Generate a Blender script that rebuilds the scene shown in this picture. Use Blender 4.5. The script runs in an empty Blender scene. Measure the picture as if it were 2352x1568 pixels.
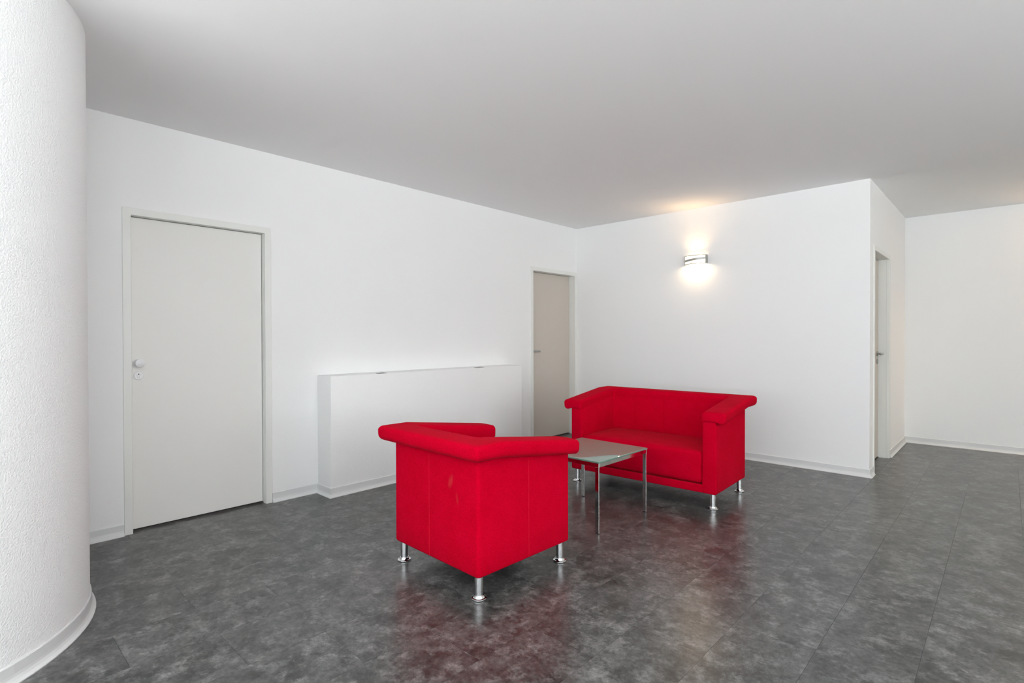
import bpy, bmesh, math, random
from mathutils import Vector, Matrix

# ------------------------------------------------------------------ camera, world, light, exposure
S = bpy.context.scene
COL = S.collection
R = math.radians

H = 2.6056          # ceiling height
LX = 3.1402         # end of the back wall (outside corner)
DY = 2.1395         # depth of the far wall
XR = 8.2            # right wall (out of view)
YB = -7.9           # window wall behind the camera

cam_d = bpy.data.cameras.new('camera')
cam = bpy.data.objects.new('camera', cam_d); COL.objects.link(cam)
cam_d.sensor_width = 36.0
cam_d.lens = 1218.708 / 2352.0 * 36.0
cam_d.clip_start = 0.05
yaw, pit, rol = R(43.1217), R(-0.4611), R(-0.12784)
F = Vector((-math.sin(yaw)*math.cos(pit), math.cos(yaw)*math.cos(pit), math.sin(pit)))
RR = Vector((math.cos(yaw), math.sin(yaw), 0)); UU = RR.cross(F)
R2 = RR*math.cos(rol) + UU*math.sin(rol); U2 = -RR*math.sin(rol) + UU*math.cos(rol)
M = Matrix((R2, U2, -F)).transposed().to_4x4()
M.translation = Vector((4.02425, -5.50405, 1.23262))
cam.matrix_world = M
S.camera = cam

world = bpy.data.worlds.new('sky'); S.world = world; world.use_nodes = True
bg = world.node_tree.nodes['Background']
bg.inputs['Color'].default_value = (0.80, 0.90, 1.0, 1)
bg.inputs['Strength'].default_value = 0.6

def area_light(name, loc, rot, sx, sy, power, color):
    d = bpy.data.lights.new(name, 'AREA'); d.shape = 'RECTANGLE'; d.size = sx; d.size_y = sy
    d.energy = power; d.color = color
    o = bpy.data.objects.new(name, d); COL.objects.link(o); o.location = loc; o.rotation_euler = rot
    return o
# daylight entering through the window openings (rear wall and right wall, both out of view)
REAR_WIN = [(1.7, 3.5), (3.7, 5.5), (5.7, 7.5)]
RIGHT_WIN = [(-7.5, -5.7), (-5.5, -3.7), (-3.5, -1.9)]
WZ0, WZ1 = 0.95, 2.50
DAYC = (0.925, 0.98, 1.0)
UPC = (0.97, 0.985, 0.99)       # tint of the added upward fill lights
P_REAR, P_RIGHT, P_UP = 40, 33, 50
zm = (WZ0+WZ1)/2
ra, rb = REAR_WIN[0][0], REAR_WIN[-1][1]; qa, qb = RIGHT_WIN[0][0], RIGHT_WIN[-1][1]      # each window band is lit as one
area_light('window_daylight', ((ra+rb)/2, YB+0.02, zm), (R(90), 0, 0), rb-ra-0.12, WZ1-WZ0-0.12, P_REAR*3, DAYC)
area_light('window_daylight', (XR-0.02, (qa+qb)/2, zm), (R(90), 0, R(90)), qb-qa-0.12, WZ1-WZ0-0.12, P_RIGHT*3, DAYC)
l = area_light('window_ground_light', ((ra+rb)/2, YB+0.12, WZ0+0.2), (R(150), 0, 0), rb-ra-0.12, 0.2, P_UP*3, UPC); l.data.spread = R(140)  # added fill at sill height, aimed up to brighten the ceiling
l = area_light('window_ground_light', (XR-0.12, (qa+qb)/2, WZ0+0.2), (R(150), 0, R(90)), qb-qa-0.12, 0.2, P_UP*3, UPC); l.data.spread = R(140)  # same added ceiling fill along the right wall

vs = S.view_settings
vs.view_transform = 'Standard'; vs.look = 'None'; vs.gamma = 1.0; vs.use_curve_mapping = False
vs.exposure = 0.04
S.cycles.use_denoising = True
S.cycles.denoiser = 'OPENIMAGEDENOISE'
S.cycles.denoising_input_passes = 'RGB_ALBEDO_NORMAL'
S.cycles.denoising_prefilter = 'NONE'
S.cycles.max_bounces = 8
S.cycles.diffuse_bounces = 7
S.cycles.use_adaptive_sampling = True
S.cycles.adaptive_threshold = 0.1
S.cycles.adaptive_min_samples = 16
S.cycles.use_light_tree = True
S.cycles.caustics_reflective = False
S.cycles.caustics_refractive = False
S.cycles.sample_clamp_indirect = 6.0

# ------------------------------------------------------------------ materials
def mat(name, color, rough=0.5, metal=0.0, spec=0.5, **kw):
    m = bpy.data.materials.new(name); m.use_nodes = True
    b = m.node_tree.nodes['Principled BSDF']
    b.inputs['Base Color'].default_value = (*color, 1)
    b.inputs['Roughness'].default_value = rough
    b.inputs['Metallic'].default_value = metal
    b.inputs['Specular IOR Level'].default_value = spec
    for k, v in kw.items():
        b.inputs[k.replace('_', ' ')].default_value = v
    return m
def nd(m, t, **kw):
    n = m.node_tree.nodes.new(t)
    for k, v in kw.items(): setattr(n, k, v)
    return n
def lk(m, a, b): m.node_tree.links.new(a, b)
def P(m): return m.node_tree.nodes['Principled BSDF']
def bump(m, scale, strength, dist, detail=4.0, kind='noise', coord='Object', rough=0.55):
    tc = nd(m, 'ShaderNodeTexCoord')
    if kind == 'noise':
        t = nd(m, 'ShaderNodeTexNoise'); t.inputs['Detail'].default_value = detail
        t.inputs['Roughness'].default_value = rough; out = t.outputs['Fac']
    else:
        t = nd(m, 'ShaderNodeTexVoronoi'); t.feature = 'SMOOTH_F1'; out = t.outputs['Distance']
    t.inputs['Scale'].default_value = scale
    lk(m, tc.outputs[coord], t.inputs['Vector'])
    bp = nd(m, 'ShaderNodeBump'); bp.inputs['Strength'].default_value = strength; bp.inputs['Distance'].default_value = dist
    lk(m, out, bp.inputs['Height']); lk(m, bp.outputs['Normal'], P(m).inputs['Normal'])
    return t, bp

WALL = (0.88, 0.885, 0.885)
M_wall = mat('white_wall_paint', WALL, 0.75, spec=0.2); bump(M_wall, 150, 0.22, 0.0025, detail=2)
M_ceil = mat('white_ceiling_paint', (0.91, 0.91, 0.91), 0.85, spec=0.1)
M_rough = mat('rough_white_plaster', (0.90, 0.905, 0.905), 0.8, spec=0.15); bump(M_rough, 120, 0.5, 0.004, detail=2)
M_col = mat('coarse_white_plaster', (0.90, 0.905, 0.905), 0.8, spec=0.15); bump(M_col, 140, 0.65, 0.005, detail=2)
M_base = mat('grey_white_skirting', (0.70, 0.71, 0.71), 0.45)
M_frame = mat('white_door_frame_lacquer', (0.80, 0.81, 0.78), 0.4)
M_door1 = mat('pale_grey_door_laminate', (0.80, 0.795, 0.77), 0.45)
M_door2 = mat('beige_grey_door_laminate', (0.585, 0.535, 0.475), 0.45)
M_gap = mat('dark_threshold', (0.05, 0.045, 0.04), 0.6)  # threshold, and the dark strips painted in for shade round the leaves
M_alu = mat('satin_aluminium', (0.80, 0.80, 0.82), 0.28, 1.0)
M_white_knob = mat('white_satin_knob', (0.80, 0.80, 0.82), 0.3)
M_greyhandle = mat('grey_satin_handle', (0.38, 0.38, 0.37), 0.35, 0.8)
M_chrome = mat('polished_chrome', (0.82, 0.83, 0.84), 0.09, 1.0)
M_brushed = mat('chromed_steel', (0.74, 0.75, 0.76), 0.2, 1.0)
M_black = mat('black_rubber', (0.015, 0.015, 0.015), 0.6)
M_clip = mat('grey_metal_clip', (0.30, 0.30, 0.30), 0.5, 0.4)
M_pvc = mat('white_window_pvc', (0.8, 0.8, 0.8), 0.4)
M_tag = mat('white_woven_tag', (0.85, 0.85, 0.85), 0.8)
M_tagprint = mat('grey_tag_print', (0.35, 0.35, 0.36), 0.8)

M_wglass = mat('window_glass', (1, 1, 1), 0.0, Transmission_Weight=1.0, IOR=1.45)

def fabric(name, scuff=False):
    m = mat(name, (0.62, 0.002, 0.02), 0.9, spec=0.0)
    b = P(m)
    b.inputs['Sheen Weight'].default_value = 0.03
    b.inputs['Sheen Roughness'].default_value = 0.45
    b.inputs['Sheen Tint'].default_value = (1.0, 0.45, 0.45, 1)
    tc = nd(m, 'ShaderNodeTexCoord')
    n = nd(m, 'ShaderNodeTexNoise'); n.inputs['Scale'].default_value = 9; n.inputs['Detail'].default_value = 5
    lk(m, tc.outputs['Object'], n.inputs['Vector'])
    f = nd(m, 'ShaderNodeTexNoise'); f.inputs['Scale'].default_value = 260; f.inputs['Detail'].default_value = 2
    lk(m, tc.outputs['Object'], f.inputs['Vector'])
    r = nd(m, 'ShaderNodeValToRGB')
    r.color_ramp.elements[0].position = 0.3; r.color_ramp.elements[0].color = (0.50, 0.0005, 0.016, 1)
    r.color_ramp.elements[1].position = 0.75; r.color_ramp.elements[1].color = (0.55, 0.001, 0.021, 1)
    lk(m, n.outputs['Fac'], r.inputs['Fac'])
    mx = nd(m, 'ShaderNodeMix', data_type='RGBA', blend_type='MULTIPLY'); mx.inputs['Factor'].default_value = 1.0
    rf = nd(m, 'ShaderNodeMapRange'); rf.inputs['From Min'].default_value = 0.3; rf.inputs['From Max'].default_value = 0.7
    rf.inputs['To Min'].default_value = 0.80; rf.inputs['To Max'].default_value = 1.16
    lk(m, f.outputs['Fac'], rf.inputs['Value'])
    lk(m, r.outputs['Color'], mx.inputs['A']); lk(m, rf.outputs['Result'], mx.inputs['B'])
    outc = mx.outputs['Result']
    if scuff:      # rubbed, paler patches on the back of the armchair (local object coordinates)
        def patch(cx, cz, a, sx, sz, amt, prev):
            mp = nd(m, 'ShaderNodeMapping'); mp.vector_type = 'TEXTURE'
            mp.inputs['Location'].default_value = (cx, -0.334, cz); mp.inputs['Rotation'].default_value = (0, a, 0)
            mp.inputs['Scale'].default_value = (sx, 0.03, sz)
            lk(m, tc.outputs['Object'], mp.inputs['Vector'])
            ln = nd(m, 'ShaderNodeVectorMath', operation='LENGTH'); lk(m, mp.outputs['Vector'], ln.inputs[0])
            mr = nd(m, 'ShaderNodeMapRange'); mr.interpolation_type = 'SMOOTHSTEP'
            mr.inputs['From Min'].default_value = 0.2; mr.inputs['From Max'].default_value = 1.0
            mr.inputs['To Min'].default_value = amt; mr.inputs['To Max'].default_value = 0.0
            lk(m, ln.outputs['Value'], mr.inputs['Value'])
            nn = nd(m, 'ShaderNodeTexNoise'); nn.inputs['Scale'].default_value = 60
            lk(m, tc.outputs['Object'], nn.inputs['Vector'])
            mu = nd(m, 'ShaderNodeMath', operation='MULTIPLY'); lk(m, mr.outputs['Result'], mu.inputs[0]); lk(m, nn.outputs['Fac'], mu.inputs[1])
            q = nd(m, 'ShaderNodeMix', data_type='RGBA'); lk(m, mu.outputs[0], q.inputs['Factor'])
            lk(m, prev, q.inputs['A']); q.inputs['B'].default_value = (0.62, 0.16, 0.13, 1)
            return q.outputs['Result']
        outc = patch(0.145, 0.53, R(20), 0.022, 0.05, 0.25, outc)
        outc = patch(0.195, 0.455, R(-12), 0.012, 0.045, 0.14, outc)
    lk(m, outc, b.inputs['Base Color'])
    bp = nd(m, 'ShaderNodeBump'); bp.inputs['Strength'].default_value = 0.35; bp.inputs['Distance'].default_value = 0.002
    lk(m, f.outputs['Fac'], bp.inputs['Height']); lk(m, bp.outputs['Normal'], b.inputs['Normal'])
    return m
M_red = fabric('red_wool_fabric')
M_redscuff = fabric('red_wool_fabric_scuffed', True)
M_seam = mat('red_seam_thread', (0.60, 0.008, 0.03), 0.9, spec=0.1)

def floor_mat():
    m = mat('dark_slate_vinyl', (0.07, 0.07, 0.07), 0.3, spec=0.55)
    tc = nd(m, 'ShaderNodeTexCoord'); oi = nd(m, 'ShaderNodeObjectInfo')
    wn = nd(m, 'ShaderNodeTexWhiteNoise', noise_dimensions='1D'); lk(m, oi.outputs['Random'], wn.inputs['W'])
    sc = nd(m, 'ShaderNodeVectorMath', operation='SCALE'); sc.inputs['Scale'].default_value = 60; lk(m, wn.outputs['Color'], sc.inputs[0])
    ad = nd(m, 'ShaderNodeVectorMath', operation='ADD'); lk(m, tc.outputs['Object'], ad.inputs[0]); lk(m, sc.outputs[0], ad.inputs[1])
    v = ad.outputs[0]
    def noise(scale, detail, rough):
        n = nd(m, 'ShaderNodeTexNoise'); n.inputs['Scale'].default_value = scale; n.inputs['Detail'].default_value = detail
        n.inputs['Roughness'].default_value = rough
        lk(m, v, n.inputs['Vector']); return n.outputs['Fac']
    def ramp(inp, p0, c0, p1, c1):
        r = nd(m, 'ShaderNodeValToRGB'); e = r.color_ramp.elements
        e[0].position = p0; e[0].color = (*c0, 1); e[1].position = p1; e[1].color = (*c1, 1)
        lk(m, inp, r.inputs['Fac']); return r.outputs['Color']
    # cloudy base, ragged pale patches, fine crackle
    a = ramp(noise(7, 6, 0.76), 0.36, (0.028, 0.029, 0.0285), 0.64, (0.100, 0.101, 0.098))
    b = ramp(noise(10, 7, 0.76), 0.50, (0, 0, 0), 0.68, (0.95, 0.95, 0.95))
    c = ramp(noise(42, 4, 0.78), 0.34, (0.55, 0.55, 0.55), 0.66, (1.45, 1.45, 1.45))
    mx = nd(m, 'ShaderNodeMix', data_type='RGBA'); lk(m, b, mx.inputs['Factor']); lk(m, a, mx.inputs['A']); mx.inputs['B'].default_value = (0.19, 0.192, 0.187, 1)
    ml = nd(m, 'ShaderNodeMix', data_type='RGBA', blend_type='MULTIPLY'); ml.inputs['Factor'].default_value = 1
    lk(m, mx.outputs['Result'], ml.inputs['A']); lk(m, c, ml.inputs['B'])
    # each tile is printed slightly lighter or darker
    tv = nd(m, 'ShaderNodeMapRange'); lk(m, oi.outputs['Random'], tv.inputs['Value']); tv.inputs['To Min'].default_value = 0.95; tv.inputs['To Max'].default_value = 1.05
    m3 = nd(m, 'ShaderNodeMix', data_type='RGBA', blend_type='MULTIPLY'); m3.inputs['Factor'].default_value = 1
    lk(m, ml.outputs['Result'], m3.inputs['A']); lk(m, tv.outputs['Result'], m3.inputs['B'])
    lk(m, m3.outputs['Result'], P(m).inputs['Base Color'])
    P(m).inputs['Roughness'].default_value = 0.28
    return m
M_floor = floor_mat()
M_joint = mat('dark_floor_joint', (0.07, 0.07, 0.07), 0.7)

M_glass = mat('satin_green_glass', (0.17, 0.33, 0.27), 0.45, Transmission_Weight=0.2, IOR=1.5)
P(M_glass).inputs['Coat Weight'].default_value = 1.0; P(M_glass).inputs['Coat Roughness'].default_value = 0.015

def emit(name, color, strength):
    m = mat(name, color, 0.5)
    P(m).inputs['Emission Color'].default_value = (*color, 1); P(m).inputs['Emission Strength'].default_value = strength
    return m
M_lampmetal = mat('brushed_lamp_metal', (0.42, 0.42, 0.40), 0.4, 0.6)
M_lampglass = emit('lit_frosted_lamp_glass', (1.0, 0.86, 0.66), 1.2)

# ------------------------------------------------------------------ helpers
def tag(o, label=None, cat=None, group=None, kind=None):
    if label: o['label'] = label
    if cat: o['category'] = cat
    if group: o['group'] = group
    if kind: o['kind'] = kind
    return o
def obj(name, bm, m, parent=None, smooth=None):
    me = bpy.data.meshes.new(name)
    bmesh.ops.recalc_face_normals(bm, faces=bm.faces[:])
    bm.to_mesh(me); bm.free()
    me.materials.append(m)
    o = bpy.data.objects.new(name, me); COL.objects.link(o)
    if parent is not None: o.parent = parent
    if smooth is not None:
        me.polygons.foreach_set('use_smooth', [True]*len(me.polygons))
        if smooth < 180: me.set_sharp_from_angle(angle=R(smooth))
    return o
def empty(name, loc=(0, 0, 0), rz=0.0):
    o = bpy.data.objects.new(name, None); COL.objects.link(o); o.location = loc; o.rotation_euler = (0, 0, rz)
    o.empty_display_size = 0.1
    return o
def add_box(bm, x0, x1, y0, y1, z0, z1, bev=0.0, seg=2):
    g = bmesh.ops.create_cube(bm, size=1.0)
    vs_ = g['verts']
    for v in vs_:
        v.co = Vector((x0+(v.co.x+.5)*(x1-x0), y0+(v.co.y+.5)*(y1-y0), z0+(v.co.z+.5)*(z1-z0)))
    if bev > 0:
        es = list({e for v in vs_ for e in v.link_edges})
        bmesh.ops.bevel(bm, geom=es, offset=bev, segments=seg, affect='EDGES', profile=0.5)
    return bm
def box(name, x0, x1, y0, y1, z0, z1, m, parent=None, bev=0.0, seg=2):
    return obj(name, add_box(bmesh.new(), x0, x1, y0, y1, z0, z1, bev, seg), m, parent)
def boxes(name, lst, m, parent=None):
    bm = bmesh.new()
    for b in lst: add_box(bm, *b)
    return obj(name, bm, m, parent)
def lathe(bm, prof, n=32, axis='Z', origin=(0, 0, 0)):
    rings = []
    for r, h in prof:
        ring = []
        for i in range(n):
            a = 2*math.pi*i/n; p = (r*math.cos(a), r*math.sin(a), h)
            if axis == 'X': p = (p[2], p[0], p[1])
            if axis == 'Y': p = (p[0], p[2], p[1])
            ring.append(bm.verts.new(Vector(p)+Vector(origin)))
        rings.append(ring)
    for a, b in zip(rings, rings[1:]):
        for i in range(n): bm.faces.new((a[i], a[(i+1) % n], b[(i+1) % n], b[i]))
    bm.faces.new(rings[0]); bm.faces.new(rings[-1])
    return bm
def sweep(bm, prof, path, closed_path=False):
    """profile (offset to the left of travel, z) swept along a 2-D path with mitred corners"""
    n = len(path); rings = []
    for i, p in enumerate(path):
        p = Vector(p)
        if closed_path: d0 = (p-Vector(path[i-1])).normalized(); d1 = (Vector(path[(i+1) % n])-p).normalized()
        else:
            d0 = (p-Vector(path[i-1])).normalized() if i else None
            d1 = (Vector(path[i+1])-p).normalized() if i < n-1 else None
            d0 = d0 or d1; d1 = d1 or d0
        n0 = Vector((-d0.y, d0.x)); n1 = Vector((-d1.y, d1.x)); mi = (n0+n1)
        mi = mi/(mi.dot(n0)) if mi.length > 1e-6 else n0
        rings.append([bm.verts.new((p.x+mi.x*o, p.y+mi.y*o, z)) for o, z in prof])
    k = len(prof); pairs = list(zip(rings, rings[1:]))
    if closed_path: pairs.append((rings[-1], rings[0]))
    for a, b in pairs:
        for j in range(k): bm.faces.new((a[j], a[(j+1) % k], b[(j+1) % k], b[j]))
    if not closed_path: bm.faces.new(rings[0]); bm.faces.new(rings[-1])
    return bm
def struct(o): o['kind'] = 'structure'; return o
def arc(cx, cz, r, a0, a1, n):
    return [(cx+r*math.cos(R(a0+(a1-a0)*i/n)), cz+r*math.sin(R(a0+(a1-a0)*i/n))) for i in range(n+1)]

# ------------------------------------------------------------------ room shell
T = 0.25
# floor: a dark sub-floor with vinyl tiles laid on it
fl = struct(box('floor', -T, XR+T, YB-T, DY+T, -0.12, -0.003, M_joint))
TW, TL, GAP = 0.3077, 0.6154, 0.0005
x_first = 2.86 - TW*10
tiles = []
ix = 0
x = x_first
while x < XR:
    off = (0.0, 0.5)[ix % 2]*TL + 0.09
    y = YB - TL + off
    while y < DY:
        x0, x1 = max(x, -0.12), min(x+TW, XR); y0, y1 = max(y, YB), min(y+TL, DY)
        if x1-x0 > 0.01 and y1-y0 > 0.01:
            cx, cy = (x0+x1)/2, (y0+y1)/2
            d = Vector((cx-4.02425, cy+5.50405)); z = d.dot(F.xy); s = d.dot(RR.xy)
            seen = z > 0.2 and abs(s) < z*1.0+0.5
            rank = d.length + (0 if seen else 3)
            tiles.append((rank, x0, x1, y0, y1))
        y += TL
    x += TW; ix += 1
tiles.sort()
def tile_mesh(bm, w, l, cx=0, cy=0):
    w -= GAP; l -= GAP; e = 0.0002
    lo = [(-w/2, -l/2), (w/2, -l/2), (w/2, l/2), (-w/2, l/2)]
    hi = [(a-e if a > 0 else a+e, b-e if b > 0 else b+e) for a, b in lo]
    v0 = [bm.verts.new((cx+a, cy+b, -0.003)) for a, b in lo]
    v1 = [bm.verts.new((cx+a, cy+b, -0.0006)) for a, b in lo]; v2 = [bm.verts.new((cx+a, cy+b, 0)) for a, b in hi]
    for p, q in ((v0, v1), (v1, v2)):
        for i in range(4): bm.faces.new((p[i], p[(i+1) % 4], q[(i+1) % 4], q[i]))
    bm.faces.new(v2)
cache = {}
for rank, x0, x1, y0, y1 in tiles[:300]:
    key = (round(x1-x0, 4), round(y1-y0, 4))
    if key not in cache:
        o = obj('tile', (lambda b: (tile_mesh(b, *key), b)[1])(bmesh.new()), M_floor, fl); cache[key] = o.data
    else:
        o = bpy.data.objects.new('tile', cache[key]); COL.objects.link(o); o.parent = fl
    o.location = ((x0+x1)/2, (y0+y1)/2, 0)
bm = bmesh.new()
for rank, x0, x1, y0, y1 in tiles[300:]: tile_mesh(bm, x1-x0, y1-y0, (x0+x1)/2, (y0+y1)/2)
o = obj('outer_tiles', bm, M_floor, fl); o['kind'] = 'stuff'

struct(box('ceiling', -T, XR+T, YB-T, DY+T, H, H+0.2, M_ceil))

# doors: outer frame edges, along their wall
D1 = (-4.750, -3.840); D2 = (-0.894, 0.0); D3 = (0.157, 1.0425)
FW, FH = 0.045, 2.05
def wall_y(name, x0, x1, y0, y1, holes, m):          # wall whose face runs along y, with door holes
    lst = []; y = y0
    for a, b in sorted(holes):
        if a-y > 1e-4: lst.append((x0, x1, y, a, 0, H))
        lst.append((x0, x1, a, b, FH-0.02, H)); y = b
    if y1-y > 1e-4: lst.append((x0, x1, y, y1, 0, H))
    return struct(boxes(name, lst, m))
wall_y('wall_left', -T, 0, YB, 0.0, [(D1[0]+.02, D1[1]-.02), (D2[0]+.02, D2[1]-.02)], M_wall)
struct(box('wall_back', -T, LX-0.14, 0, 0.14, 0, H, M_wall))
wall_y('wall_stub', LX-0.14, LX, 0.0, DY, [(D3[0]+.02, D3[1]-.02)], M_wall)
struct(box('wall_far', LX-0.14, XR+T, DY, DY+T, 0, H, M_wall))
def window_wall(name, axis, c0, c1, lo, hi, wins):
    lst = []; p = lo
    for a, b in wins:
        lst.append((p, a, 0, H)); lst.append((a, b, 0, WZ0)); lst.append((a, b, WZ1, H)); p = b
    lst.append((p, hi, 0, H))
    bl = [((a, b, c0, c1, z0, z1) if axis == 'x' else (c0, c1, a, b, z0, z1)) for a, b, z0, z1 in lst]
    return struct(boxes(name, bl, M_wall))
window_wall('wall_rear', 'x', YB-T, YB, -T, XR+T, REAR_WIN)
window_wall('wall_right', 'y', XR, XR+T, YB, DY, RIGHT_WIN)
wi = 1
for axis, wins in (('x', REAR_WIN), ('y', RIGHT_WIN)):
    for a, b in wins:
        bm = bmesh.new(); f = 0.06; mid = (a+b)/2
        bars = [(a, a+f, WZ0, WZ1), (b-f, b, WZ0, WZ1), (a, b, WZ0, WZ0+f), (a, b, WZ1-f, WZ1), (mid-f/2, mid+f/2, WZ0, WZ1)]
        for p, q, z0, z1 in bars:
            if axis == 'x': add_box(bm, p, q, YB-0.12, YB-0.06, z0, z1)
            else: add_box(bm, XR+0.06, XR+0.12, p, q, z0, z1)
        w = struct(obj('window_%d' % wi, bm, M_pvc))
        for p, q in ((a+f, mid-f/2), (mid+f/2, b-f)):
            if axis == 'x': box('window_pane', p, q, YB-0.095, YB-0.089, WZ0+f, WZ1-f, M_wglass, w)
            else: box('window_pane', XR+0.089, XR+0.095, p, q, WZ0+f, WZ1-f, M_wglass, w)
        wi += 1

# round column at the left, coarse plaster
CX, CY, CR = 0.822, -5.816, 0.768
bm = bmesh.new()
lathe(bm, [(CR, 0.0), (CR, H)], 128)
colo = obj('wall_column', bm, M_col, smooth=40); colo.location = (CX, CY, 0); struct(colo)

# skirting
SK = [(0, 0), (0.022, 0), (0.022, 0.004), (0.013, 0.014), (0.008, 0.024), (0.0065, 0.034), (0.006, 0.069), (0.003, 0.073), (0, 0.073)]
BX, BY0, BY1, BH = 0.217, -3.480, -1.2865, 0.934      # low plastered ledge
def skirting(name, path, closed=False):
    return struct(obj(name, sweep(bmesh.new(), SK, path, closed), M_base))
# offset lies to the left of travel
skirting('baseboard_left', [(0, D1[0]-0.002), (0, -5.75)])
skirting('baseboard_ledge', [(0, D2[0]-0.002), (0, BY1), (BX, BY1), (BX, BY0), (0, BY0), (0, D1[1]+0.002)])
skirting('baseboard_back', [(LX, D3[0]-0.002), (LX, 0), (0.03, 0)])
skirting('baseboard_far', [(XR, DY), (LX, DY), (LX, D3[1]+0.002)])
n = 96
skirting('baseboard_column', [(CX+CR*math.cos(-2*math.pi*i/n), CY+CR*math.sin(-2*math.pi*i/n)) for i in range(n)], True)

# low plastered ledge against the left wall
bm = bmesh.new(); add_box(bm, 0.0, BX, BY0, BY1, 0, BH, 0.006, 2)
ledge = obj('wall_ledge', bm, M_rough, smooth=40)
tag(ledge, 'low white plastered box ledge along the wall, behind the red armchair', 'ledge')
for yc, l in ((-3.02, 0.085), (-1.90, 0.115)):
    bm = bmesh.new()
    add_box(bm, BX-0.03, BX+0.001, yc-l/2, yc+l/2, BH-0.001, BH+0.003, 0.001, 1)
    add_box(bm, BX-0.02, BX-0.004, yc-l*0.1, yc+l*0.28, BH+0.003, BH+0.006, 0.001, 1)
    k = obj('metal_clip', bm, M_clip, ledge); k['label'] = 'small grey metal clip on the top edge'

# ------------------------------------------------------------------ doors
def door(idx, axis_pos, span, recess, leaf_mat, face):
    """face +1: wall face looks to +x at x = axis_pos"""
    a, b = span; x = axis_pos
    ia, ib = a+FW, b-FW; zi = FH-FW
    leaf = struct(box('door_%d' % idx, x-recess-0.04, x-recess, ia+0.0025, ib-0.0035, 0.012, zi-0.003, leaf_mat, None, 0.002, 1))
    bm = bmesh.new(); pr = 0.008; dp = recess
    # face boards (proud of the wall), then the linings
    add_box(bm, x-0.02, x+pr, a, ia, 0, FH, 0.0025, 2)
    add_box(bm, x-0.02, x+pr, ib, b, 0, FH, 0.0025, 2)
    add_box(bm, x-0.02, x+pr, ia-0.0028, ib+0.0028, zi, FH, 0.0025, 2)
    add_box(bm, x-0.125, x-0.0201, a+0.0201, ia, 0, FH-0.021)
    add_box(bm, x-0.125, x-0.0201, ib, b-0.0201, 0, FH-0.021)
    add_box(bm, x-0.125, x-0.0201, ia+0.0001, ib-0.0001, zi, FH-0.021)
    fr = obj('door_frame', bm, M_frame, leaf)
    boxes('door_seal', [(x-recess-0.05, x-recess-0.012, ia-0.004, ia+0.006, 0, zi), (x-recess-0.05, x-recess-0.012, ib-0.006, ib+0.004, 0, zi), (x-recess-0.05, x-recess-0.012, ia, ib, zi-0.006, zi+0.004)], M_gap, leaf)  # dark strips standing in for the shadow gap around the leaf
    box('threshold', x-0.13, x-recess+0.004, ia, ib, -0.001, 0.006, M_gap, leaf)
    return leaf
d1 = door(1, 0.0, D1, 0.050, M_door1, 1)
d2 = door(2, 0.0, D2, 0.085, M_door2, 1)
d3 = door(3, LX, D3, 0.088, M_door2, 1)
# knob and lock of the first door
bm = bmesh.new()
lathe(bm, [(0.025, 0), (0.025, 0.006), (0.022, 0.009), (0.012, 0.011), (0.011, 0.034), (0.020, 0.037), (0.0265, 0.041), (0.0275, 0.047), (0.0265, 0.052), (0.023, 0.054), (0.0, 0.0545)][:-1], 40, 'X', (-0.050, -4.660, 1.073))
k = obj('door_knob', bm, M_white_knob, d1, 35); k['label'] = 'round white satin knob'
bm = bmesh.new()
lathe(bm, [(0.0265, 0), (0.0265, 0.006), (0.0245, 0.0085)], 40, 'X', (-0.050, -4.660, 0.992))
k = obj('lock_plate', bm, M_white_knob, d1, 35); k['label'] = 'round white lock plate'
bm = bmesh.new()
lathe(bm, [(0.0085, 0), (0.0085, 0.0105)], 24, 'X', (-0.050, -4.660, 0.999))
add_box(bm, -0.050, -0.0402, -4.665, -4.655, 0.977, 0.999, 0.001, 1)
cy = obj('lock_cylinder', bm, M_greyhandle, k, 35)
bm = bmesh.new()
lathe(bm, [(0.0038, 0), (0.0038, 0.001)], 16, 'X', (-0.0396, -4.660, 1.001))
obj('keyhole', bm, M_black, k)
def lever(parent, x, y, z, dirn, length):
    bm = bmesh.new(); lathe(bm, [(0.026, 0), (0.026, 0.007), (0.0235, 0.009)], 32, 'X', (x, y, z))
    obj('handle_rosette', bm, M_greyhandle, parent, 35)
    bm = bmesh.new()
    lathe(bm, [(0.0095, 0.006), (0.0095, 0.045)], 20, 'X', (x, y, z))
    y0, y1 = sorted((y-0.011*dirn, y+length*dirn))
    add_box(bm, x+0.040, x+0.058, y0, y1, z-0.0105, z+0.0105, 0.0075, 3)
    obj('door_handle', bm, M_greyhandle, parent, 50)
    bm = bmesh.new(); lathe(bm, [(0.026, 0), (0.026, 0.007), (0.0235, 0.009)], 32, 'X', (x, y, z-0.077))
    r = obj('lock_plate', bm, M_greyhandle, parent, 35)
lever(d2, -0.085, -0.793, 1.066, 1, 0.115)
lever(d3, LX-0.088, 0.925, 1.058, -1, 0.12)

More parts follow.
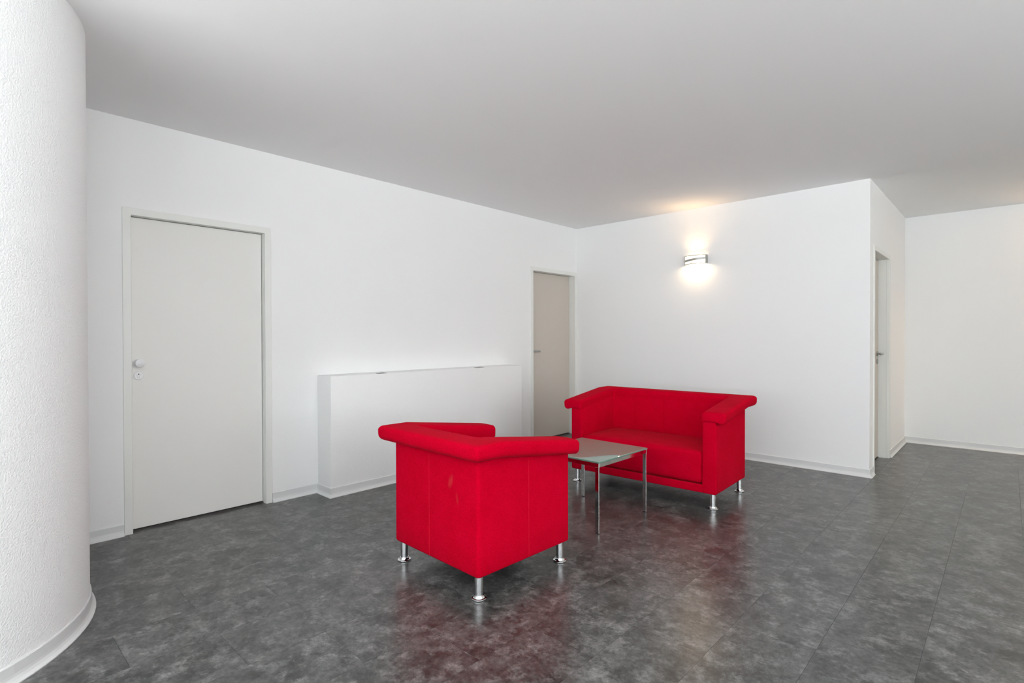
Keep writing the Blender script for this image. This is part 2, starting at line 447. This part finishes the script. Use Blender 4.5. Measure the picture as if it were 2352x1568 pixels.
# ------------------------------------------------------------------ wall lamp
def wall_lamp(loc, label, powers):
    t = empty('wall_lamp', loc)
    tag(t, label, 'wall lamp', 'up and down wall lamps')
    w, h, d = 0.115, 0.047, 0.085
    box('back_plate', -w, w, -0.012, 0.0, -h*0.75, h*0.75, M_lampmetal, t, 0.002, 1)
    # bowed frosted glass between the rims
    def bow(u, off=0.0): return -(0.045 + (d-0.045)*(1-u*u)) - off
    N = 24
    def band(name, zlo, zhi, off, th, m):
        bm = bmesh.new(); rows = []
        for i in range(N+1):
            u = -1+2*i/N; xx = u*w; y = bow(u, off)
            z0 = zlo(u); z1 = zhi(u)
            rows.append([bm.verts.new(p) for p in ((xx, y, z0), (xx, y, z1), (xx, y+th, z1), (xx, y+th, z0))])
        for a, b in zip(rows, rows[1:]):
            for j in range(4): bm.faces.new((a[j], a[(j+1) % 4], b[(j+1) % 4], b[j]))
        bm.faces.new(rows[0]); bm.faces.new(rows[-1])
        return obj(name, bm, m, t, 40)
    band('glass_shade', lambda u: -h+0.004, lambda u: h-0.004, 0.0, 0.004, M_lampglass)
    band('upper_rim', lambda u: h-0.007, lambda u: h, 0.002, 0.006, M_lampmetal)
    band('lower_rim', lambda u: -h, lambda u: -h+0.007, 0.002, 0.006, M_lampmetal)
    band('middle_band', lambda u: -0.010+0.010*u, lambda u: 0.012+0.007*u*1.2, 0.003, 0.004, M_lampmetal)
    for s in (-1, 1):
        bm = bmesh.new(); add_box(bm, s*w-0.003, s*w+0.003, -0.05, -0.002, -h, h, 0.001, 1)
        obj('end_cap', bm, M_lampmetal, t)
    bm = bmesh.new(); lathe(bm, [(0.006, -0.08), (0.006, 0.08)], 16, 'X', (0, -0.035, 0))
    obj('halogen_tube', bm, M_lampglass, t, 40)
    for z, rx, p in ((h-0.012, 180, powers[0]), (-h+0.012, 0, powers[1])):
        d_ = bpy.data.lights.new('lamp_light', 'AREA'); d_.shape = 'RECTANGLE'; d_.size = 0.17; d_.size_y = 0.035
        d_.energy = p; d_.color = (1.0, 0.72, 0.42)
        l = bpy.data.objects.new('lamp_light', d_); COL.objects.link(l); l.parent = t
        l.location = (0, -0.032 if rx == 0 else -0.06, z); l.rotation_euler = (R(rx if rx == 0 else 202), 0, 0)
        if rx: d_.spread = R(125); d_.color = (1.0, 0.64, 0.32)
    return t
wall_lamp((1.585, 0.0, 2.052), 'small silver wall lamp glowing warm above the red sofa', (1.2, 2.2))
wall_lamp((4.95, DY, 2.052), 'small silver wall lamp on the far wall, first one past the right edge', (10.0, 8.0))  # added out of view to warm the far wall and ceiling
wall_lamp((6.6, DY, 2.052), 'small silver wall lamp on the far wall, second one past the right edge', (10.0, 8.0))  # second lamp added out of view for the same warm tint

# ------------------------------------------------------------------ red seating
def rounded_box(bm, x0, x1, y0, y1, z0, z1, r, crown=0.0, n=4, mid=8):
    def ax(lo, hi):
        a = [lo+r*(1-math.cos(R(90)*i/n)) for i in range(n+1)]
        c = [lo+r+(hi-lo-2*r)*i/mid for i in range(1, mid)]
        return a+c+[lo+hi-q for q in reversed(a)]
    X, Y, Z = ax(x0, x1), ax(y0, y1), ax(z0, z1)
    def put(p):
        c = Vector((min(max(p[0], x0+r), x1-r), min(max(p[1], y0+r), y1-r), min(max(p[2], z0+r), z1-r)))
        d = Vector(p)-c
        q = c+d.normalized()*r if d.length > 1e-9 else Vector(p)
        if crown:
            u = (2*(q.x-x0)/(x1-x0)-1); v = (2*(q.y-y0)/(y1-y0)-1); w = (q.z-z0)/(z1-z0)
            q.z += crown*(1-u**4)*(1-v**4)*max(0, w*2-1)
            q.y += 0.5*crown*(1-u**4)*(1-(2*w-1)**4)*max(0, v)
        return q
    def grid(A, B, f):
        vv = [[bm.verts.new(put(f(a, b))) for b in B] for a in A]
        for i in range(len(A)-1):
            for j in range(len(B)-1): bm.faces.new((vv[i][j], vv[i+1][j], vv[i+1][j+1], vv[i][j+1]))
    for z in (z0, z1): grid(X, Y, lambda a, b: (a, b, z))
    for y in (y0, y1): grid(X, Z, lambda a, b: (a, y, b))
    for x_ in (x0, x1): grid(Y, Z, lambda a, b: (x_, a, b))
    bmesh.ops.remove_doubles(bm, verts=bm.verts[:], dist=1e-5)
    return bm

TH = 0.10   # thickness of the upholstered walls
def seat_unit(name, loc, rz, W, D, top, label, back_mat, seams_out, seams_in):
    """local: +y is the open front; origin on the floor"""
    t = empty(name, loc, rz)
    ZB = 0.11; ZP = top-0.082        # underside of the rolls
    ze = lambda f: ZP+f
    wall = [(-0.012, ZB), (-0.004, ZB+0.003), (0.0, ZB+0.012), (0, 0.25), (0, 0.40), (0, 0.50), (0, ze(-0.022)), (0, ze(-0.005)), (0, ze(0.008)),
            (0.0, ze(0.016)), (0.0, ze(0.024)), (-0.085, ze(0.045)), (-0.099, ze(0.03)), (-0.100, 0.45), (-0.102, 0.30), (-0.104, 0.16), (-0.100, ZB+0.006), (-0.092, ZB)]
    roll = [(-0.06, ZP+0.012), (0.0, ZP+0.010), (0.018, ZP+0.003)] + arc(0.036, ZP+0.033, 0.033, -90, 0, 6) + arc(0.045, top-0.026, 0.025, 4, 84, 6) + \
           [(0.020, top+0.0005), (-0.02, top+0.001), (-0.050, top)] + arc(-0.074, top-0.028, 0.028, 78, 175, 7) + [(-0.1015, ZP+0.035), (-0.100, ZP+0.012), (-0.09, ZP+0.006)]
    rho = 0.018
    def ring_arm(side, s, z, th): # th None -> front
        cx = (W/2+s)-rho; cy = -(D/2+s)+rho
        return (side*(cx+rho*math.cos(R(th))), cy-rho*math.sin(R(th)), z)
    def build(nm, prof, m, kind, front=0.0, bev=0.012):
        bm = bmesh.new(); rings = []
        if kind in (-1, 1):
            yf = D/2+front
            ys = [yf, yf-0.05, 0.2, 0.05, -0.1, -D/2+0.16, -D/2+0.11]
            for y in ys: rings.append([(kind*(W/2+s), y, z) for s, z in prof])
            for th in (0, 15, 30, 45): rings.append([ring_arm(kind, s, z, th) for s, z in prof])
        else:
            for th in (45, 60, 75, 90): rings.append([ring_arm(-1, s, z, th) for s, z in prof])
            for f in (-0.5, -0.25, 0, 0.25, 0.5): rings.append([(f*(W-0.3), -(D/2+s), z) for s, z in prof])
            for th in (90, 75, 60, 45): rings.append([ring_arm(1, s, z, th) for s, z in prof])
        if kind in (-1, 1):      # the arms fall gently towards the front
            rings = [[(p[0], p[1], p[2]-0.125*max(0.0, p[1]+D/2-0.11)*min(1.0, max(0.0, (p[2]-0.45)/0.1))) for p in r] for r in rings]
        vv = [[bm.verts.new(p) for p in r] for r in rings]; k = len(prof)
        for a, b in zip(vv, vv[1:]):
            for j in range(k): bm.faces.new((a[j], a[(j+1) % k], b[(j+1) % k], b[j]))
        if kind in (-1, 1):
            cap = bm.faces.new(vv[0])
            bmesh.ops.recalc_face_normals(bm, faces=bm.faces[:])
            bmesh.ops.bevel(bm, geom=list(cap.edges), offset=bev, segments=4, affect='EDGES', profile=0.5, clamp_overlap=True)
        return obj(nm, bm, m, t, 50)
    build('backrest', wall, back_mat, 0)
    for s in (-1, 1): build('armrest', wall, M_red, s)
    build('back_roll', roll, M_red, 0)
    for s in (-1, 1): build('arm_roll', roll, M_red, s, 0.012, 0.014)
    # seat
    bm = rounded_box(bmesh.new(), -(W/2-TH)+0.002, (W/2-TH)-0.002, -(D/2-TH)+0.002, D/2-0.004, 0.172, 0.405, 0.030, 0.012)
    obj('seat_cushion', bm, M_red, t, 60)
    box('front_rail', -(W/2-TH)-0.004, (W/2-TH)+0.004, D/2-0.06, D/2-0.001, ZB, 0.168, M_red, t, 0.010, 3)
    box('base_panel', -(W/2-TH)-0.01, (W/2-TH)+0.01, -(D/2-TH)-0.01, D/2-0.055, ZB+0.004, 0.16, M_black, t)
    # seams: thin raised threads
    for (x_, yy, z0, z1, ax_) in seams_out:
        if ax_ == 'x': box('seam', x_-0.0011, x_+0.0011, yy-0.0008, yy+0.0006, z0, z1, M_seam, t)
        else: box('seam', x_-0.0006, x_+0.0008, yy-0.0011, yy+0.0011, z0, z1, M_seam, t)
    for x_ in seams_in:
        box('seam', x_-0.0012, x_+0.0012, -(D/2-TH)-0.002, -(D/2-TH)+0.0022, 0.40, ZP+0.02, M_red, t)
    # feet
    for sx in (-1, 1):
        for sy in (-1, 1):
            fx, fy = sx*(W/2-0.036), sy*(D/2-0.036)
            bm = bmesh.new(); lathe(bm, [(0.021, 0.006), (0.021, ZB+0.012)], 28, 'Z', (fx, fy, 0))
            lg = obj('leg', bm, M_brushed, t, 40)
            bm = bmesh.new(); lathe(bm, [(0.0365, 0.003), (0.0365, 0.0065), (0.0345, 0.0085), (0.029, 0.0092), (0.0255, 0.013), (0.0235, 0.021), (0.020, 0.022)], 36, 'Z', (fx, fy, 0))
            obj('foot_disc', bm, M_chrome, lg, 40)
            bm = bmesh.new(); lathe(bm, [(0.036, 0.0), (0.036, 0.0035)], 36, 'Z', (fx, fy, 0))
            obj('foot_pad', bm, M_black, lg, 40)
    tag(t, label, name.replace('_', ' '))
    return t
Wc, Dc = 0.694, 0.667
chair = seat_unit('armchair', (1.901, -3.485, 0), R(-1.68), Wc, Dc, 0.748,
    'red fabric armchair with chrome feet, seen from behind', M_redscuff,
    [(-0.03, -Dc/2, 0.118, 0.645, 'x'), (Wc/2, 0.01, 0.118, 0.612, 'y'), (-Wc/2, 0.01, 0.118, 0.612, 'y')], [])
bm = bmesh.new(); add_box(bm, -Wc/2-0.013, -Wc/2+0.002, -Dc/2+0.030, -Dc/2+0.0312, 0.262, 0.296)
tg = obj('fabric_tag', bm, M_tag, chair); tg['label'] = 'tiny white woven tag'
box('tag_print', -Wc/2-0.0085, -Wc/2-0.006, -Dc/2+0.0296, -Dc/2+0.0316, 0.268, 0.290, M_tagprint, tg)
Ws, Ds = 1.233, 0.645
sofa = seat_unit('sofa', (1.891, -1.494, 0), R(182.2), Ws, Ds, 0.764,
    'red fabric two-seat sofa with chrome feet under the wall lamp', M_red,
    [], [0.30, 0.03])

# ------------------------------------------------------------------ glass side table
tb = empty('side_table', (1.884, -2.428, 0), R(-0.8))
tag(tb, 'low square side table with frosted green glass top and chrome legs', 'table')
hx, hy, zt = 0.284, 0.297, 0.453
bm = bmesh.new(); add_box(bm, -hx, hx, -hy, hy, zt-0.010, zt, 0.0015, 2)
obj('glass_top', bm, M_glass, tb)
lx, ly = hx-0.004, hy-0.004
for s in (-1, 1):
    box('side_rail', -lx, lx, s*ly-0.004 if s > 0 else -ly-0.0, s*ly if s > 0 else -ly+0.008, zt-0.036, zt-0.0105, M_chrome, tb, 0.0008, 1)
    box('side_rail', s*lx-0.008 if s > 0 else -lx, s*lx if s > 0 else -lx+0.008, -ly+0.009, ly-0.009, zt-0.036, zt-0.0105, M_chrome, tb, 0.0008, 1)
for sx in (-1, 1):
    for sy in (-1, 1):
        x0, x1 = sorted((sx*lx, sx*(lx-0.027))); y0, y1 = sorted((sy*ly, sy*(ly-0.009)))
        lg = box('leg', x0, x1, y0, y1, 0.004, zt-0.0365, M_chrome, tb, 0.0008, 1)
        box('leg_glide', x0+0.001, x1-0.001, y0+0.001, y1-0.001, 0.0, 0.004, M_black, lg)
